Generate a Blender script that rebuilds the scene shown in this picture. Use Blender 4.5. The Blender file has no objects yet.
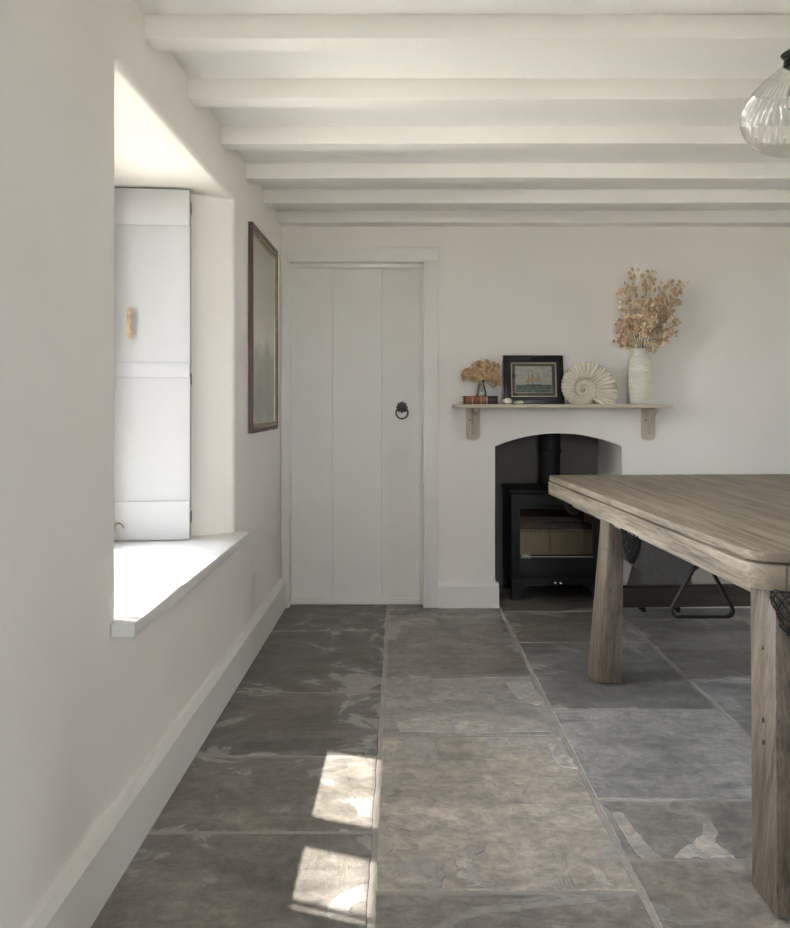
import bpy, bmesh, math, random
from mathutils import Vector, noise as mnoise
random.seed(7)
S = bpy.context.scene
C = S.collection
PI = math.pi

# ------------------------------------------------------------------ materials
def srgb(r, g, b):
    f = lambda c: (c/255/12.92) if c/255 <= .04045 else ((c/255+.055)/1.055)**2.4
    return (f(r), f(g), f(b), 1)

class NT:
    def __init__(s, name):
        s.m = bpy.data.materials.new(name); s.m.use_nodes = True
        s.t = s.m.node_tree; s.t.nodes.clear()
        s.out = s.t.nodes.new('ShaderNodeOutputMaterial')
    def n(s, kind, **kw):
        nd = s.t.nodes.new('ShaderNode'+kind)
        for k, v in kw.items():
            if k.startswith('i_'):
                nd.inputs[k[2:].replace('_', ' ')].default_value = v
            else: setattr(nd, k, v)
        return nd
    def l(s, a, b): s.t.links.new(a, b)
    def ramp(s, fac, stops, interp='LINEAR'):
        r = s.n('ValToRGB'); cr = r.color_ramp; cr.interpolation = interp
        while len(cr.elements) < len(stops): cr.elements.new(.5)
        for e, (p, c) in zip(cr.elements, stops):
            e.position = p; e.color = c if len(c) == 4 else (*c, 1)
        s.l(fac, r.inputs[0]); return r
    def mix(s, fac, a, b, blend='MIX'):
        m = s.n('Mix', data_type='RGBA', blend_type=blend)
        for src, sock in ((fac, m.inputs[0]), (a, m.inputs[6]), (b, m.inputs[7])):
            if isinstance(src, (int, float)): sock.default_value = src
            elif isinstance(src, tuple): sock.default_value = src
            else: s.l(src, sock)
        return m.outputs[2]
    def math(s, op, a, b=None, clamp=False):
        m = s.n('Math', operation=op, use_clamp=clamp)
        for k, src in enumerate((a, b)):
            if src is None: continue
            if isinstance(src, (int, float)): m.inputs[k].default_value = src
            else: s.l(src, m.inputs[k])
        return m.outputs[0]

def plain(name, col, rough=.6, metal=0, bump=0, bscale=40, var=0, vscale=6, spec=.5):
    k = NT(name); p = k.n('BsdfPrincipled')
    p.inputs['Roughness'].default_value = rough; p.inputs['Metallic'].default_value = metal
    p.inputs['Specular IOR Level'].default_value = spec
    tc = k.n('TexCoord')
    if var:
        nz = k.n('TexNoise', i_Scale=vscale, i_Detail=5.); k.l(tc.outputs['Object'], nz.inputs['Vector'])
        lo = tuple(c*(1-var) for c in col[:3]); hi = tuple(min(1, c*(1+var)) for c in col[:3])
        r = k.ramp(nz.outputs[0], [(.3, lo), (.7, hi)]); k.l(r.outputs[0], p.inputs['Base Color'])
    else: p.inputs['Base Color'].default_value = col
    if bump:
        nb = k.n('TexNoise', i_Scale=bscale, i_Detail=6.); k.l(tc.outputs['Object'], nb.inputs['Vector'])
        b = k.n('Bump', i_Strength=bump, i_Distance=.01); k.l(nb.outputs[0], b.inputs['Height'])
        k.l(b.outputs[0], p.inputs['Normal'])
    k.l(p.outputs[0], k.out.inputs[0]); return k.m

def glass(name, tint=(1, 1, 1, 1), refl=.12, rough=.02, fres=.8):
    k = NT(name); t = k.n('BsdfTransparent'); t.inputs[0].default_value = tint
    g = k.n('BsdfGlossy'); g.inputs['Roughness'].default_value = rough
    lw = k.n('LayerWeight'); lw.inputs[0].default_value = .35
    f = k.math('MULTIPLY_ADD', lw.outputs['Fresnel'], fres); f.node.inputs[2].default_value = refl*.4
    f.node.use_clamp = True
    mx = k.n('MixShader'); k.l(f, mx.inputs[0]); k.l(t.outputs[0], mx.inputs[1]); k.l(g.outputs[0], mx.inputs[2])
    k.l(mx.outputs[0], k.out.inputs[0]); return k.m

def wood(name, dark, mid, light, axis='Y', rough=.55, scale=1., bump=.25):
    k = NT(name); p = k.n('BsdfPrincipled'); p.inputs['Roughness'].default_value = rough
    tc = k.n('TexCoord')
    st = {'X': (.8, 34, 34), 'Y': (34, .8, 34), 'Z': (34, 34, .8)}[axis]
    mp = k.n('Mapping'); mp.inputs['Scale'].default_value = tuple(v*scale for v in st)
    k.l(tc.outputs['Object'], mp.inputs['Vector'])
    wob = k.n('TexNoise', i_Scale=2.5, i_Detail=3.); k.l(tc.outputs['Object'], wob.inputs['Vector'])
    vm = k.n('VectorMath', operation='MULTIPLY_ADD'); k.l(wob.outputs[1], vm.inputs[0]); vm.inputs[1].default_value = (1.1, 1.1, 1.1)
    k.l(mp.outputs[0], vm.inputs[2])
    n1 = k.n('TexNoise', i_Scale=1.1, i_Detail=8., i_Roughness=.65); k.l(vm.outputs[0], n1.inputs['Vector'])
    n2 = k.n('TexNoise', i_Scale=4.5, i_Detail=4., i_Roughness=.7); k.l(mp.outputs[0], n2.inputs['Vector'])
    n3 = k.n('TexNoise', i_Scale=1.6, i_Detail=2.); k.l(tc.outputs['Object'], n3.inputs['Vector'])
    r1 = k.ramp(n1.outputs[0], [(.3, dark), (.5, mid), (.72, light)])
    pores = k.ramp(n2.outputs[0], [(.36, (.55, .53, .5)), (.52, (1, 1, 1))])
    col = k.mix(.85, r1.outputs[0], pores.outputs[0], 'MULTIPLY')
    ge = k.n('NewGeometry'); sg = k.n('SeparateXYZ'); k.l(ge.outputs['Normal'], sg.inputs[0])
    endf = k.math('POWER', k.math('ABSOLUTE', sg.outputs['XYZ'.index(axis)]), 2.)
    col = k.mix(k.math('MULTIPLY', endf, .8), col, tuple(c*.85 for c in mid[:3])+(1,))
    big = k.ramp(n3.outputs[0], [(.3, (.85, .85, .86)), (.7, (1.1, 1.08, 1.05))])
    col = k.mix(.8, col, big.outputs[0], 'MULTIPLY')
    k.l(col, p.inputs['Base Color'])
    b = k.n('Bump', i_Strength=bump, i_Distance=.004); k.l(n2.outputs[0], b.inputs['Height']); k.l(b.outputs[0], p.inputs['Normal'])
    k.l(p.outputs[0], k.out.inputs[0]); return k.m

def stone():
    k = NT('flagstone'); p = k.n('BsdfPrincipled')
    tc = k.n('TexCoord'); at = k.n('Attribute', attribute_name='tone'); sp = k.n('SeparateColor'); k.l(at.outputs['Color'], sp.inputs[0])
    uv = k.n('UVMap', uv_map='slab'); su = k.n('SeparateXYZ'); k.l(uv.outputs[0], su.inputs[0])
    # every slab gets its own patch of noise
    off = k.n('CombineXYZ'); k.l(k.math('MULTIPLY', sp.outputs[2], 37.), off.inputs[2])
    va = k.n('VectorMath', operation='ADD'); k.l(tc.outputs['Object'], va.inputs[0]); k.l(off.outputs[0], va.inputs[1])
    def nz(sc, det, rough=.6, dist=0., stretch=None):
        n = k.n('TexNoise', i_Scale=sc, i_Detail=det, i_Roughness=rough, i_Distortion=dist)
        if stretch:
            m = k.n('Mapping'); m.inputs['Scale'].default_value = stretch; k.l(va.outputs[0], m.inputs[0]); k.l(m.outputs[0], n.inputs['Vector'])
        else: k.l(va.outputs[0], n.inputs['Vector'])
        return n.outputs[0]
    big = nz(2.6, 7., .62, .9); fine = nz(22, 10., .74, .6); streak = nz(4, 8., .7, .6, (1, 3.2, 1)); flake = nz(3.3, 8., .62, 1.6)
    warm = k.ramp(big, [(.26, (.15, .134, .112)), (.5, (.235, .212, .182)), (.76, (.34, .31, .27))])
    cool = k.ramp(big, [(.26, (.155, .158, .16)), (.5, (.245, .248, .25)), (.76, (.35, .352, .355))])
    col = k.mix(sp.outputs[1], cool.outputs[0], warm.outputs[0])
    fr = k.ramp(fine, [(.32, (.5, .5, .5)), (.68, (1.42, 1.40, 1.37))]); col = k.mix(.95, col, fr.outputs[0], 'MULTIPLY')
    sr = k.ramp(streak, [(.35, (.72, .72, .72)), (.68, (1.3, 1.29, 1.27))]); col = k.mix(.8, col, sr.outputs[0], 'MULTIPLY')
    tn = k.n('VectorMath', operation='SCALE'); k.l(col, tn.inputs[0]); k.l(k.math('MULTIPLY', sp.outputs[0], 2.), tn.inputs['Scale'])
    # pale worn flakes, gathering at the slab edges
    au = k.math('ABSOLUTE', su.outputs[0]); av = k.math('ABSOLUTE', su.outputs[1])
    e = k.math('POWER', k.math('MAXIMUM', au, av), 7.)
    fm = k.math('MULTIPLY_ADD', e, .11); k.l(flake, fm.node.inputs[2])
    fk = k.ramp(fm, [(.625, (0, 0, 0)), (.65, (1, 1, 1))])
    soft = k.ramp(fm, [(.5, (0, 0, 0)), (.75, (1, 1, 1))])
    pale = k.ramp(fine, [(.3, (.30, .29, .275)), (.7, (.56, .545, .52))])
    c2 = k.mix(k.math('MULTIPLY', soft.outputs[0], .45), tn.outputs[0], pale.outputs[0])
    c3 = k.mix(k.math('MULTIPLY', fk.outputs[0], .7), c2, pale.outputs[0])
    k.l(c3, p.inputs['Base Color'])
    rr = k.ramp(fine, [(.3, (.30,)*3), (.75, (.58,)*3)]); k.l(rr.outputs[0], p.inputs['Roughness'])
    p.inputs['Specular IOR Level'].default_value = .7
    h = k.math('MULTIPLY_ADD', big, 1.0); k.l(k.math('MULTIPLY', fine, .35), h.node.inputs[2])
    h2 = k.math('MULTIPLY_ADD', fk.outputs[0], .22); k.l(h, h2.node.inputs[2])
    h3 = k.math('MULTIPLY_ADD', streak, .6); k.l(h2, h3.node.inputs[2])
    b = k.n('Bump', i_Strength=.8, i_Distance=.014); k.l(h3, b.inputs['Height']); k.l(b.outputs[0], p.inputs['Normal'])
    k.l(p.outputs[0], k.out.inputs[0]); return k.m

M = dict(
    wall=plain('limewash', srgb(236, 232, 225), .85, bump=.12, bscale=9, var=.015, vscale=3),
    ceil=plain('ceiling_white', srgb(240, 239, 236), .8, bump=.05, bscale=20),
    beam=plain('beam_paint', srgb(240, 238, 234), .6, bump=.25, bscale=14),
    trim=plain('satin_trim', srgb(232, 230, 224), .45, bump=.04, bscale=30),
    door=plain('door_paint', srgb(230, 228, 222), .5, bump=.1, bscale=12, var=.02, vscale=5),
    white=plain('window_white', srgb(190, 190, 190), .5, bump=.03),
    sill=plain('sill_white', srgb(224, 223, 220), .4),
    recess=plain('shaded_plaster', srgb(120, 114, 106), .9, bump=.2, bscale=12, var=.08, vscale=4),  # plaster darkened to carry the shade inside the fireplace
    yard=plain('yard_gravel', srgb(170, 166, 157), .95, var=.15, vscale=20),
    jamb=plain('jamb_plaster', srgb(196, 191, 183), .9, bump=.2, bscale=12, var=.04, vscale=4),
    ground=plain('gravel', srgb(180, 176, 168), .95, var=.12, vscale=20),
    grout=plain('grout', srgb(176, 170, 162), .9, bump=.4, bscale=60, var=.15, vscale=8),
    stone=stone(),
    shelf=plain('shelf_paint', srgb(188, 178, 158), .55, bump=.05, bscale=30),
    black=plain('stove_black', srgb(20, 20, 20), .65, bump=.06, bscale=120),
    iron=plain('dark_iron', srgb(104, 100, 96), .38, .85, bump=.2, bscale=90),
    chrome=plain('chrome', srgb(205, 205, 205), .2, 1),
    silver=plain('silver_badge', srgb(225, 224, 220), .4, .1),
    buff=plain('fire_board', srgb(206, 186, 140), .9, var=.08, vscale=14),
    baffle=plain('baffle_brown', srgb(72, 52, 42), .85, var=.25, vscale=12),
    soot=plain('soot', srgb(26, 24, 22), .95),
    glass=glass('clear_glass'),
    bottle=glass('bottle_glass', (.9, .93, .92, 1), .5),
    lampglass=glass('ribbed_glass', (.985, .985, .98, 1), .16, .05, .4),
    stoveglass=glass('stove_glass', (.95, .92, .86, 1), .06),
    mahog=wood('mahogany', (.045, .015, .009, 1), (.10, .034, .02, 1), (.16, .062, .035, 1), 'Z', .35),
    gilt=plain('dull_gilt', srgb(142, 134, 116), .45, .35, var=.2, vscale=30),
    gold=plain('gold_line', srgb(196, 186, 158), .4, .3),
    ebony=plain('ebony_frame', srgb(21, 18, 17), .32),
    mat=plain('mount_olive', srgb(66, 62, 52), .85),
    ammon=plain('fossil_plaster', srgb(205, 196, 180), .85, bump=.15, bscale=60, var=.08, vscale=14),
    vase=plain('vase_ceramic', srgb(220, 216, 202), .6, var=.05, vscale=30),
    leather=plain('book_leather', srgb(134, 78, 52), .45, bump=.2, bscale=120, var=.3, vscale=30),
    darklea=plain('dark_leather', srgb(48, 31, 27), .45, bump=.2, bscale=120, var=.2, vscale=40),
    paper=plain('paper_edge', srgb(205, 190, 160), .9, var=.1, vscale=80),
    pod=plain('seed_pod', srgb(204, 178, 144), .7, var=.35, vscale=80),
    podpale=plain('seed_pod_pale', srgb(226, 212, 188), .6, var=.15, vscale=26),
    stem=plain('dry_stem', srgb(126, 104, 78), .8, var=.2, vscale=40),
    petal=plain('dry_petal', srgb(204, 174, 134), .8, var=.5, vscale=130),
    shell=plain('sea_shell', srgb(228, 218, 204), .45, var=.12, vscale=40),
    shellgreen=plain('sea_shell_green', srgb(206, 210, 180), .45, var=.12, vscale=40),
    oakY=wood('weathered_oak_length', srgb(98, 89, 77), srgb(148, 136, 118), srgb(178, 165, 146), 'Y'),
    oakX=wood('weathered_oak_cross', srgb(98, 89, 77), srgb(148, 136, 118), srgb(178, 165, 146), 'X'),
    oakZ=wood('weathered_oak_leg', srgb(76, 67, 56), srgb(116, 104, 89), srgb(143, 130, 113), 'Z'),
    oakshaded=wood('shaded_stretcher', srgb(34, 28, 22), srgb(54, 45, 37), srgb(72, 61, 50), 'X'),  # shade on the stretcher is put into this darker oak
    under=plain('table_underside', srgb(60, 52, 44), .8, var=.15, vscale=10),
    net=plain('net_cord', srgb(22, 20, 19), .8),
    plastic=plain('black_plastic', srgb(28, 26, 25), .35),
    grey=plain('grey_felt', srgb(98, 95, 92), .95, bump=.5, bscale=260, var=.14, vscale=60),
    twig=plain('driftwood', srgb(186, 160, 128), .7, bump=.3, bscale=60, var=.25, vscale=40),
    cord=plain('rope', srgb(206, 186, 158), .9),
    hinge=plain('hinge_metal', srgb(120, 120, 118), .4, .8),
    cap=plain('lamp_cap', srgb(30, 28, 26), .35, .6),
    brass=plain('bulb_brass', srgb(170, 130, 70), .3, .9),
    sun_block=plain('sun_block_slate', srgb(80, 78, 78), .9),
)
def emit(name, col, s):
    k = NT(name); e = k.n('Emission'); e.inputs[0].default_value = col; e.inputs[1].default_value = s
    k.l(e.outputs[0], k.out.inputs[0]); return k.m
M['filament'] = emit('filament', (1, .55, .2, 1), 6)

# landscape in the tall frame: pale sky above soft grey-green trees and water
def painting():
    k = NT('pale_landscape'); p = k.n('BsdfPrincipled'); p.inputs['Roughness'].default_value = .25
    tc = k.n('TexCoord'); s = k.n('SeparateXYZ'); k.l(tc.outputs['Object'], s.inputs[0])
    n = k.n('TexNoise', i_Scale=5., i_Detail=8.); k.l(tc.outputs['Object'], n.inputs['Vector'])
    h = k.math('MULTIPLY_ADD', n.outputs[0], .35); k.l(s.outputs[2], h.node.inputs[2])
    r = k.ramp(h, [(.1, srgb(176, 172, 156)), (.3, srgb(142, 146, 134)), (.52, srgb(160, 164, 150)), (.62, srgb(204, 198, 180)), (1, srgb(188, 184, 168))])
    k.l(r.outputs[0], p.inputs['Base Color']); k.l(p.outputs[0], k.out.inputs[0]); return k.m
M['painting'] = painting()
def seaprint():
    k = NT('sea_and_sky'); p = k.n('BsdfPrincipled'); p.inputs['Roughness'].default_value = .4
    tc = k.n('TexCoord'); s = k.n('SeparateXYZ'); k.l(tc.outputs['Generated'], s.inputs[0])
    n = k.n('TexNoise', i_Scale=9., i_Detail=6.); k.l(tc.outputs['Generated'], n.inputs['Vector'])
    mp = k.n('Mapping'); mp.inputs['Scale'].default_value = (7, 1, 26); k.l(tc.outputs['Generated'], mp.inputs[0])
    w = k.n('TexNoise', i_Scale=1., i_Detail=5.); k.l(mp.outputs[0], w.inputs['Vector'])
    sky = k.ramp(n.outputs[0], [(.35, srgb(176, 182, 178)), (.6, srgb(214, 210, 194))])
    sea = k.ramp(w.outputs[0], [(.38, srgb(24, 56, 50)), (.55, srgb(52, 96, 84)), (.68, srgb(160, 178, 160))])
    f = k.ramp(s.outputs[2], [(.28, (0, 0, 0)), (.32, (1, 1, 1))])
    k.l(k.mix(f.outputs[0], sea.outputs[0], sky.outputs[0]), p.inputs['Base Color']); k.l(p.outputs[0], k.out.inputs[0]); return k.m
M['sea'] = seaprint()
M['sail'] = plain('sail', srgb(196, 164, 118), .7, var=.1, vscale=80)
M['hull'] = plain('hull', srgb(58, 40, 30), .7)

# ------------------------------------------------------------------ mesh helpers
def new(): return bmesh.new()
def box(bm, x0, x1, y0, y1, z0, z1, bev=0, f=None, seg=2):
    vs = [bm.verts.new(v) for v in ((x0,y0,z0),(x1,y0,z0),(x1,y1,z0),(x0,y1,z0),(x0,y0,z1),(x1,y0,z1),(x1,y1,z1),(x0,y1,z1))]
    fs = [bm.faces.new([vs[i] for i in q]) for q in ((3,2,1,0),(4,5,6,7),(0,1,5,4),(1,2,6,5),(2,3,7,6),(3,0,4,7))]
    allv = vs
    if bev:
        es = list({e for q in fs for e in q.edges})
        r = bmesh.ops.bevel(bm, geom=es, offset=bev, segments=seg, affect='EDGES', profile=.5)
        allv = list({v for q in r['faces'] for v in q.verts} | {v for v in vs if v.is_valid})
    if f:
        for v in allv: v.co = Vector(f(*v.co))
    return allv
def hexa(bm, bot, top, bev=0):
    vs = [bm.verts.new(v) for v in bot+top]
    fs = [bm.faces.new([vs[i] for i in q]) for q in ((3,2,1,0),(4,5,6,7),(0,1,5,4),(1,2,6,5),(2,3,7,6),(3,0,4,7))]
    if bev:
        bmesh.ops.bevel(bm, geom=list({e for q in fs for e in q.edges}), offset=bev, segments=2, affect='EDGES', profile=.5)
def prism(bm, poly, a, b, axis='Y', f=None, bev=0):
    # poly in the two other axes, extruded from a to b along axis
    def P(p, t): return {'Y': (p[0], t, p[1]), 'Z': (p[0], p[1], t), 'X': (t, p[0], p[1])}[axis]
    n = len(poly)
    A = [bm.verts.new(P(p, a)) for p in poly]; B = [bm.verts.new(P(p, b)) for p in poly]
    fs = [bm.faces.new(A), bm.faces.new(B[::-1])]
    for i in range(n): fs.append(bm.faces.new((A[i], B[i], B[(i+1) % n], A[(i+1) % n])))
    vs = A+B
    if bev:
        es = [e for q in fs[:2] for e in q.edges]
        r = bmesh.ops.bevel(bm, geom=list(set(es)), offset=bev, segments=2, affect='EDGES', profile=.5)
        vs = list({v for q in r['faces'] for v in q.verts} | {v for v in vs if v.is_valid})
    if f:
        for v in vs: v.co = Vector(f(*v.co))
def lathe(bm, prof, cx, cy, seg=32, mod=None, cap=True):
    rings = []
    for (r, z) in prof:
        ring = []
        for i in range(seg):
            a = 2*PI*i/seg; rr = r if mod is None else mod(r, z, a)
            ring.append(bm.verts.new((cx+rr*math.cos(a), cy+rr*math.sin(a), z)))
        rings.append(ring)
    for A, B in zip(rings, rings[1:]):
        for i in range(seg): bm.faces.new((A[i], A[(i+1) % seg], B[(i+1) % seg], B[i]))
    if cap:
        bm.faces.new(rings[0][::-1]); bm.faces.new(rings[-1])
def tube(bm, pts, rad, seg=8, closed=False, cap=True):
    pts = [Vector(p) for p in pts]; n = len(pts); rings = []; prev = None
    for i, p in enumerate(pts):
        a = pts[(i-1) % n] if (closed or i) else p; b = pts[(i+1) % n] if (closed or i < n-1) else p
        t = (b-a).normalized()
        if prev is None:
            u = t.orthogonal().normalized()
        else:
            u = prev-t*prev.dot(t); u = u.normalized() if u.length > 1e-6 else t.orthogonal().normalized()
        prev = u; w = t.cross(u)
        r = rad[i] if isinstance(rad, (list, tuple)) else rad
        rings.append([bm.verts.new(p+u*r*math.cos(2*PI*k/seg)+w*r*math.sin(2*PI*k/seg)) for k in range(seg)])
    prs = list(zip(rings, rings[1:])) + ([(rings[-1], rings[0])] if closed else [])
    for A, B in prs:
        for k in range(seg): bm.faces.new((A[k], A[(k+1) % seg], B[(k+1) % seg], B[k]))
    if cap and not closed: bm.faces.new(rings[0][::-1]); bm.faces.new(rings[-1])
def ellipsoid(bm, c, r, rot=None, u=12, v=8):
    m = bmesh.ops.create_uvsphere(bm, u_segments=u, v_segments=v, radius=1)
    for vt in m['verts']:
        p = Vector((vt.co.x*r[0], vt.co.y*r[1], vt.co.z*r[2]))
        if rot: p = rot @ p
        vt.co = p+Vector(c)
def rrect(x0, x1, y0, y1, r, n=5):
    out = []
    for cx, cy, a0 in ((x1-r, y1-r, 0), (x0+r, y1-r, PI/2), (x0+r, y0+r, PI), (x1-r, y0+r, 1.5*PI)):
        for i in range(n+1):
            a = a0+PI/2*i/n; out.append((cx+r*math.cos(a), cy+r*math.sin(a)))
    return out

def obj(name, bm, mat, parent=None, smooth=True, ang=35, loc=None):
    bmesh.ops.recalc_face_normals(bm, faces=bm.faces)
    me = bpy.data.meshes.new(name)
    base = Vector((0, 0, 0))
    q = parent
    while q is not None: base += q.location; q = q.parent
    if loc is not None: base = Vector(loc)
    if base.length: bmesh.ops.translate(bm, verts=bm.verts, vec=-base)
    bm.to_mesh(me); bm.free()
    if smooth:
        for p in me.polygons: p.use_smooth = True
        me.set_sharp_from_angle(angle=math.radians(ang))
    me.materials.append(mat)
    o = bpy.data.objects.new(name, me); C.objects.link(o)
    if loc is not None: o.location = loc
    if parent is not None: o.parent = parent
    return o
def tag(o, label, cat, group=None):
    o['label'] = label; o['category'] = cat
    if group: o['group'] = group
    return o
def thing(name, label, cat, loc, group=None):
    o = bpy.data.objects.new(name, None); o.empty_display_size = .05; C.objects.link(o); o.location = loc
    return tag(o, label, cat, group)
def struct(name, bm, mat, label=None, smooth=True, ang=35):
    o = obj(name, bm, mat, None, smooth, ang); o['kind'] = 'structure'
    if label: o['label'] = label
    return o

# ------------------------------------------------------------------ room numbers (metres; camera at x 0, y 0)
H = 1.14; YB = 4.50; XR = 4.3; YF = -1.3; ZC = 2.207; ZB = 2.141
def xw(Y): return -.7259+.01375*Y           # inner face of the left wall
def L(u, Y, z): return (xw(Y)+u, Y, z)      # u: distance into the room from the left wall
def fl(px, py): Y = 800*H/(py-404.5); return ((px-399)/800*Y, Y)

# floor: flagstones in one surface
G = .0065
cols = [(-2.0, -.063, None), (-.063, .565, None), (.565, 1.20, None), (1.20, 1.83, None), (1.83, 2.47, None), (2.47, 3.10, None), (3.10, 3.74, None), (3.74, 4.4, None)]
rows = {
    0: [4.62, 4.03, 3.172, 2.595, 2.133, 1.60, 1.05, .2, -.7, -1.5, -2.2, -3.0],
    1: [4.62, 4.33, 3.334, 2.751, 1.871, 1.10, .5, -.4, -1.2, -2.1, -3.0],
    2: [5.3, 4.404, 3.83, 2.99, 2.31, 2.006, 1.2, .6, -.3, -1.1, -2.0, -3.0],
    3: [5.3, 4.25, 3.31, 2.6, 1.9, 1.0, .4, -.5, -1.4, -2.2, -3.0],
}
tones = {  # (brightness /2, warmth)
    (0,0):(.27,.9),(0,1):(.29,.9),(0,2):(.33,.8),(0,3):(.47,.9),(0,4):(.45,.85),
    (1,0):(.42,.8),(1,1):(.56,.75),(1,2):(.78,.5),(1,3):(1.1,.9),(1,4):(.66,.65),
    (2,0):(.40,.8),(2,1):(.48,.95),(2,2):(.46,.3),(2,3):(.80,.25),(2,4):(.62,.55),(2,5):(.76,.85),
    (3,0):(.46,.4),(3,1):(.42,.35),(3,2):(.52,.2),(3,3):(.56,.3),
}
bm = new(); tl = bm.loops.layers.float_color.new('tone'); ul = bm.loops.layers.uv.new('slab')
def slab(x0, x1, y0, y1, tone):
    n = 14; pts = []
    seed = random.random()*50
    def j(t): return .004*mnoise.noise(Vector((t*9, seed, 0)))+.003*mnoise.noise(Vector((t*31, seed, 3)))
    for i in range(n): t = i/n; pts.append((x0+(x1-x0)*t, y0+j(t)))
    for i in range(n): t = i/n; pts.append((x1+j(t+2), y0+(y1-y0)*t))
    for i in range(n): t = i/n; pts.append((x1+(x0-x1)*t, y1+j(t+4)))
    for i in range(n): t = i/n; pts.append((x0+j(t+6), y1+(y0-y1)*t))
    lo = [bm.verts.new((x, y, -.012)) for x, y in pts]
    cx, cy = (x0+x1)/2, (y0+y1)/2
    def ins(p, d): return (p[0]+(d if p[0] < cx else -d)*(1 if abs(p[0]-cx) > (x1-x0)/2-.03 else 0), p[1]+(d if p[1] < cy else -d)*(1 if abs(p[1]-cy) > (y1-y0)/2-.03 else 0))
    mid = [bm.verts.new((x, y, -.004)) for x, y in pts]
    hi = [bm.verts.new((*ins(p, .004), 0)) for p in pts]
    fs = []
    m = len(pts)
    for A, B in ((lo, mid), (mid, hi)):
        for i in range(m): fs.append(bm.faces.new((A[i], A[(i+1) % m], B[(i+1) % m], B[i])))
    fs.append(bm.faces.new(hi))
    sd = random.random()
    for f in fs:
        for lp in f.loops:
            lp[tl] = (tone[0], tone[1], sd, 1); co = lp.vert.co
            lp[ul].uv = ((co.x-cx)/((x1-x0)/2), (co.y-cy)/((y1-y0)/2))
for ci, (x0, x1, _) in enumerate(cols):
    rs = rows.get(ci) or [4.6+.13*ci-.0-q*.75*(1+.1*((ci+q) % 3-1)) for q in range(11)]
    for ri, (a, b) in enumerate(zip(rs, rs[1:])):
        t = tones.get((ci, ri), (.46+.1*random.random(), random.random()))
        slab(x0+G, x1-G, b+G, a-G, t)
flakes = [
    [(394,872),(402,862),(412,858),(424,857),(436,859),(443,866),(447,878),(441,888),(420,890),(398,890)],
    [(455,862),(462,851),(475,846),(488,843),(484,850),(474,856),(472,868),(482,880),(480,886),(466,888),(457,876)],
    [(592,867),(600,870),(606,879),(612,888),(602,887),(596,878)],
    [(546,740),(556,739),(564,748),(572,760),(577,769),(562,768),(553,756)],
    [(674,857),(684,847),(694,843),(702,834),(703,822),(712,821),(718,832),(714,842),(726,851),(736,857),(704,858)],
    [(612,812),(622,812),(633,828),(642,838),(652,850),(660,857),(640,857),(628,842)],
    [(505,683),(530,681),(536,690),(546,702),(538,706),(520,700)],
    [(395,722),(430,716),(470,720),(520,716),(548,722),(552,732),(470,733),(398,732)],
    [(383,800),(392,806),(388,830),(394,850),(382,858),(378,830)],
]
for pts in flakes:
    W_ = [fl(*p) for p in pts]; out = []
    for q in range(len(W_)):
        a = W_[q]; b = W_[(q+1) % len(W_)]
        for w_ in range(6):
            t_ = w_/6; x = a[0]+(b[0]-a[0])*t_; y = a[1]+(b[1]-a[1])*t_
            nn = mnoise.noise(Vector((x*40, y*40, 1)))*.008; out.append((x+nn, y+mnoise.noise(Vector((x*40, y*40, 7)))*.010))
    lo = [bm.verts.new((x, y, -.001)) for x, y in out]; cx = sum(p[0] for p in out)/len(out); cy = sum(p[1] for p in out)/len(out)
    hi = [bm.verts.new((x+(cx-x)*.05, y+(cy-y)*.05, .0022)) for x, y in out]
    m = len(out); fs = [bm.faces.new((lo[q], lo[(q+1) % m], hi[(q+1) % m], hi[q])) for q in range(m)]+[bm.faces.new(hi)]
    sd = random.random()
    for f in fs:
        for lp in f.loops: lp[tl] = (1.25, .75, sd, 1); lp[ul].uv = (.98, .98)
struct('floor', bm, M['stone'], 'riven grey-brown flagstone floor', ang=25)
bm = new(); box(bm, -1.4, XR+.2, YF-.2, 5.4, -.05, -.0025); struct('trim_1', bm, M['grout'], 'pale grout between the flagstones')

# left wall with the deep splayed window recess
WY0, WY1, WZ0, WZ1 = 1.982, 3.30, .590, 1.987
def loop(du, dy0, dy1, dz0, dz1, r=.012):
    # opening rectangle at depth du, grown by dy/dz
    return [L(du, y, z) for y, z in rrect(WY0-dy0, WY1+dy1, WZ0-dz0, WZ1+dz1, r, 5)]
bm = new()
R = .022
loops = []
for i in range(6):
    a = PI/2*i/5
    g = R*(1-math.sin(a)); d = -R*(1-math.cos(a))
    loops.append(loop(d, g, g, g, g, .014+g))
loops.append(loop(-.10, -.015, -.062, 0, 0))
loops.append(loop(-.42, -.07, -.185, 0, -.005))
loops.append(loop(-.60, -.07, -.185, 0, -.005))
rings = [[bm.verts.new(p) for p in lp] for lp in loops]
n = len(rings[0])
for A, B in zip(rings, rings[1:]):
    for i in range(n): bm.faces.new((A[i], A[(i+1) % n], B[(i+1) % n], B[i]))
def ring_edges(vs):
    out = []
    for i in range(len(vs)):
        e = bm.edges.get((vs[i], vs[(i+1) % len(vs)])) or bm.edges.new((vs[i], vs[(i+1) % len(vs)])); out.append(e)
    return out
for u, r1 in ((0, rings[0]), (-.60, rings[-1])):
    o = [bm.verts.new(L(u, y, z)) for y, z in ((YF-.1, -.1), (YB+.2, -.1), (YB+.2, 2.5), (YF-.1, 2.5))]
    bmesh.ops.triangle_fill(bm, use_beauty=True, edges=ring_edges(o)+ring_edges(r1))
struct('wall_left', bm, M['wall'], 'pale plastered wall with the deep window recess', ang=50)

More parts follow.
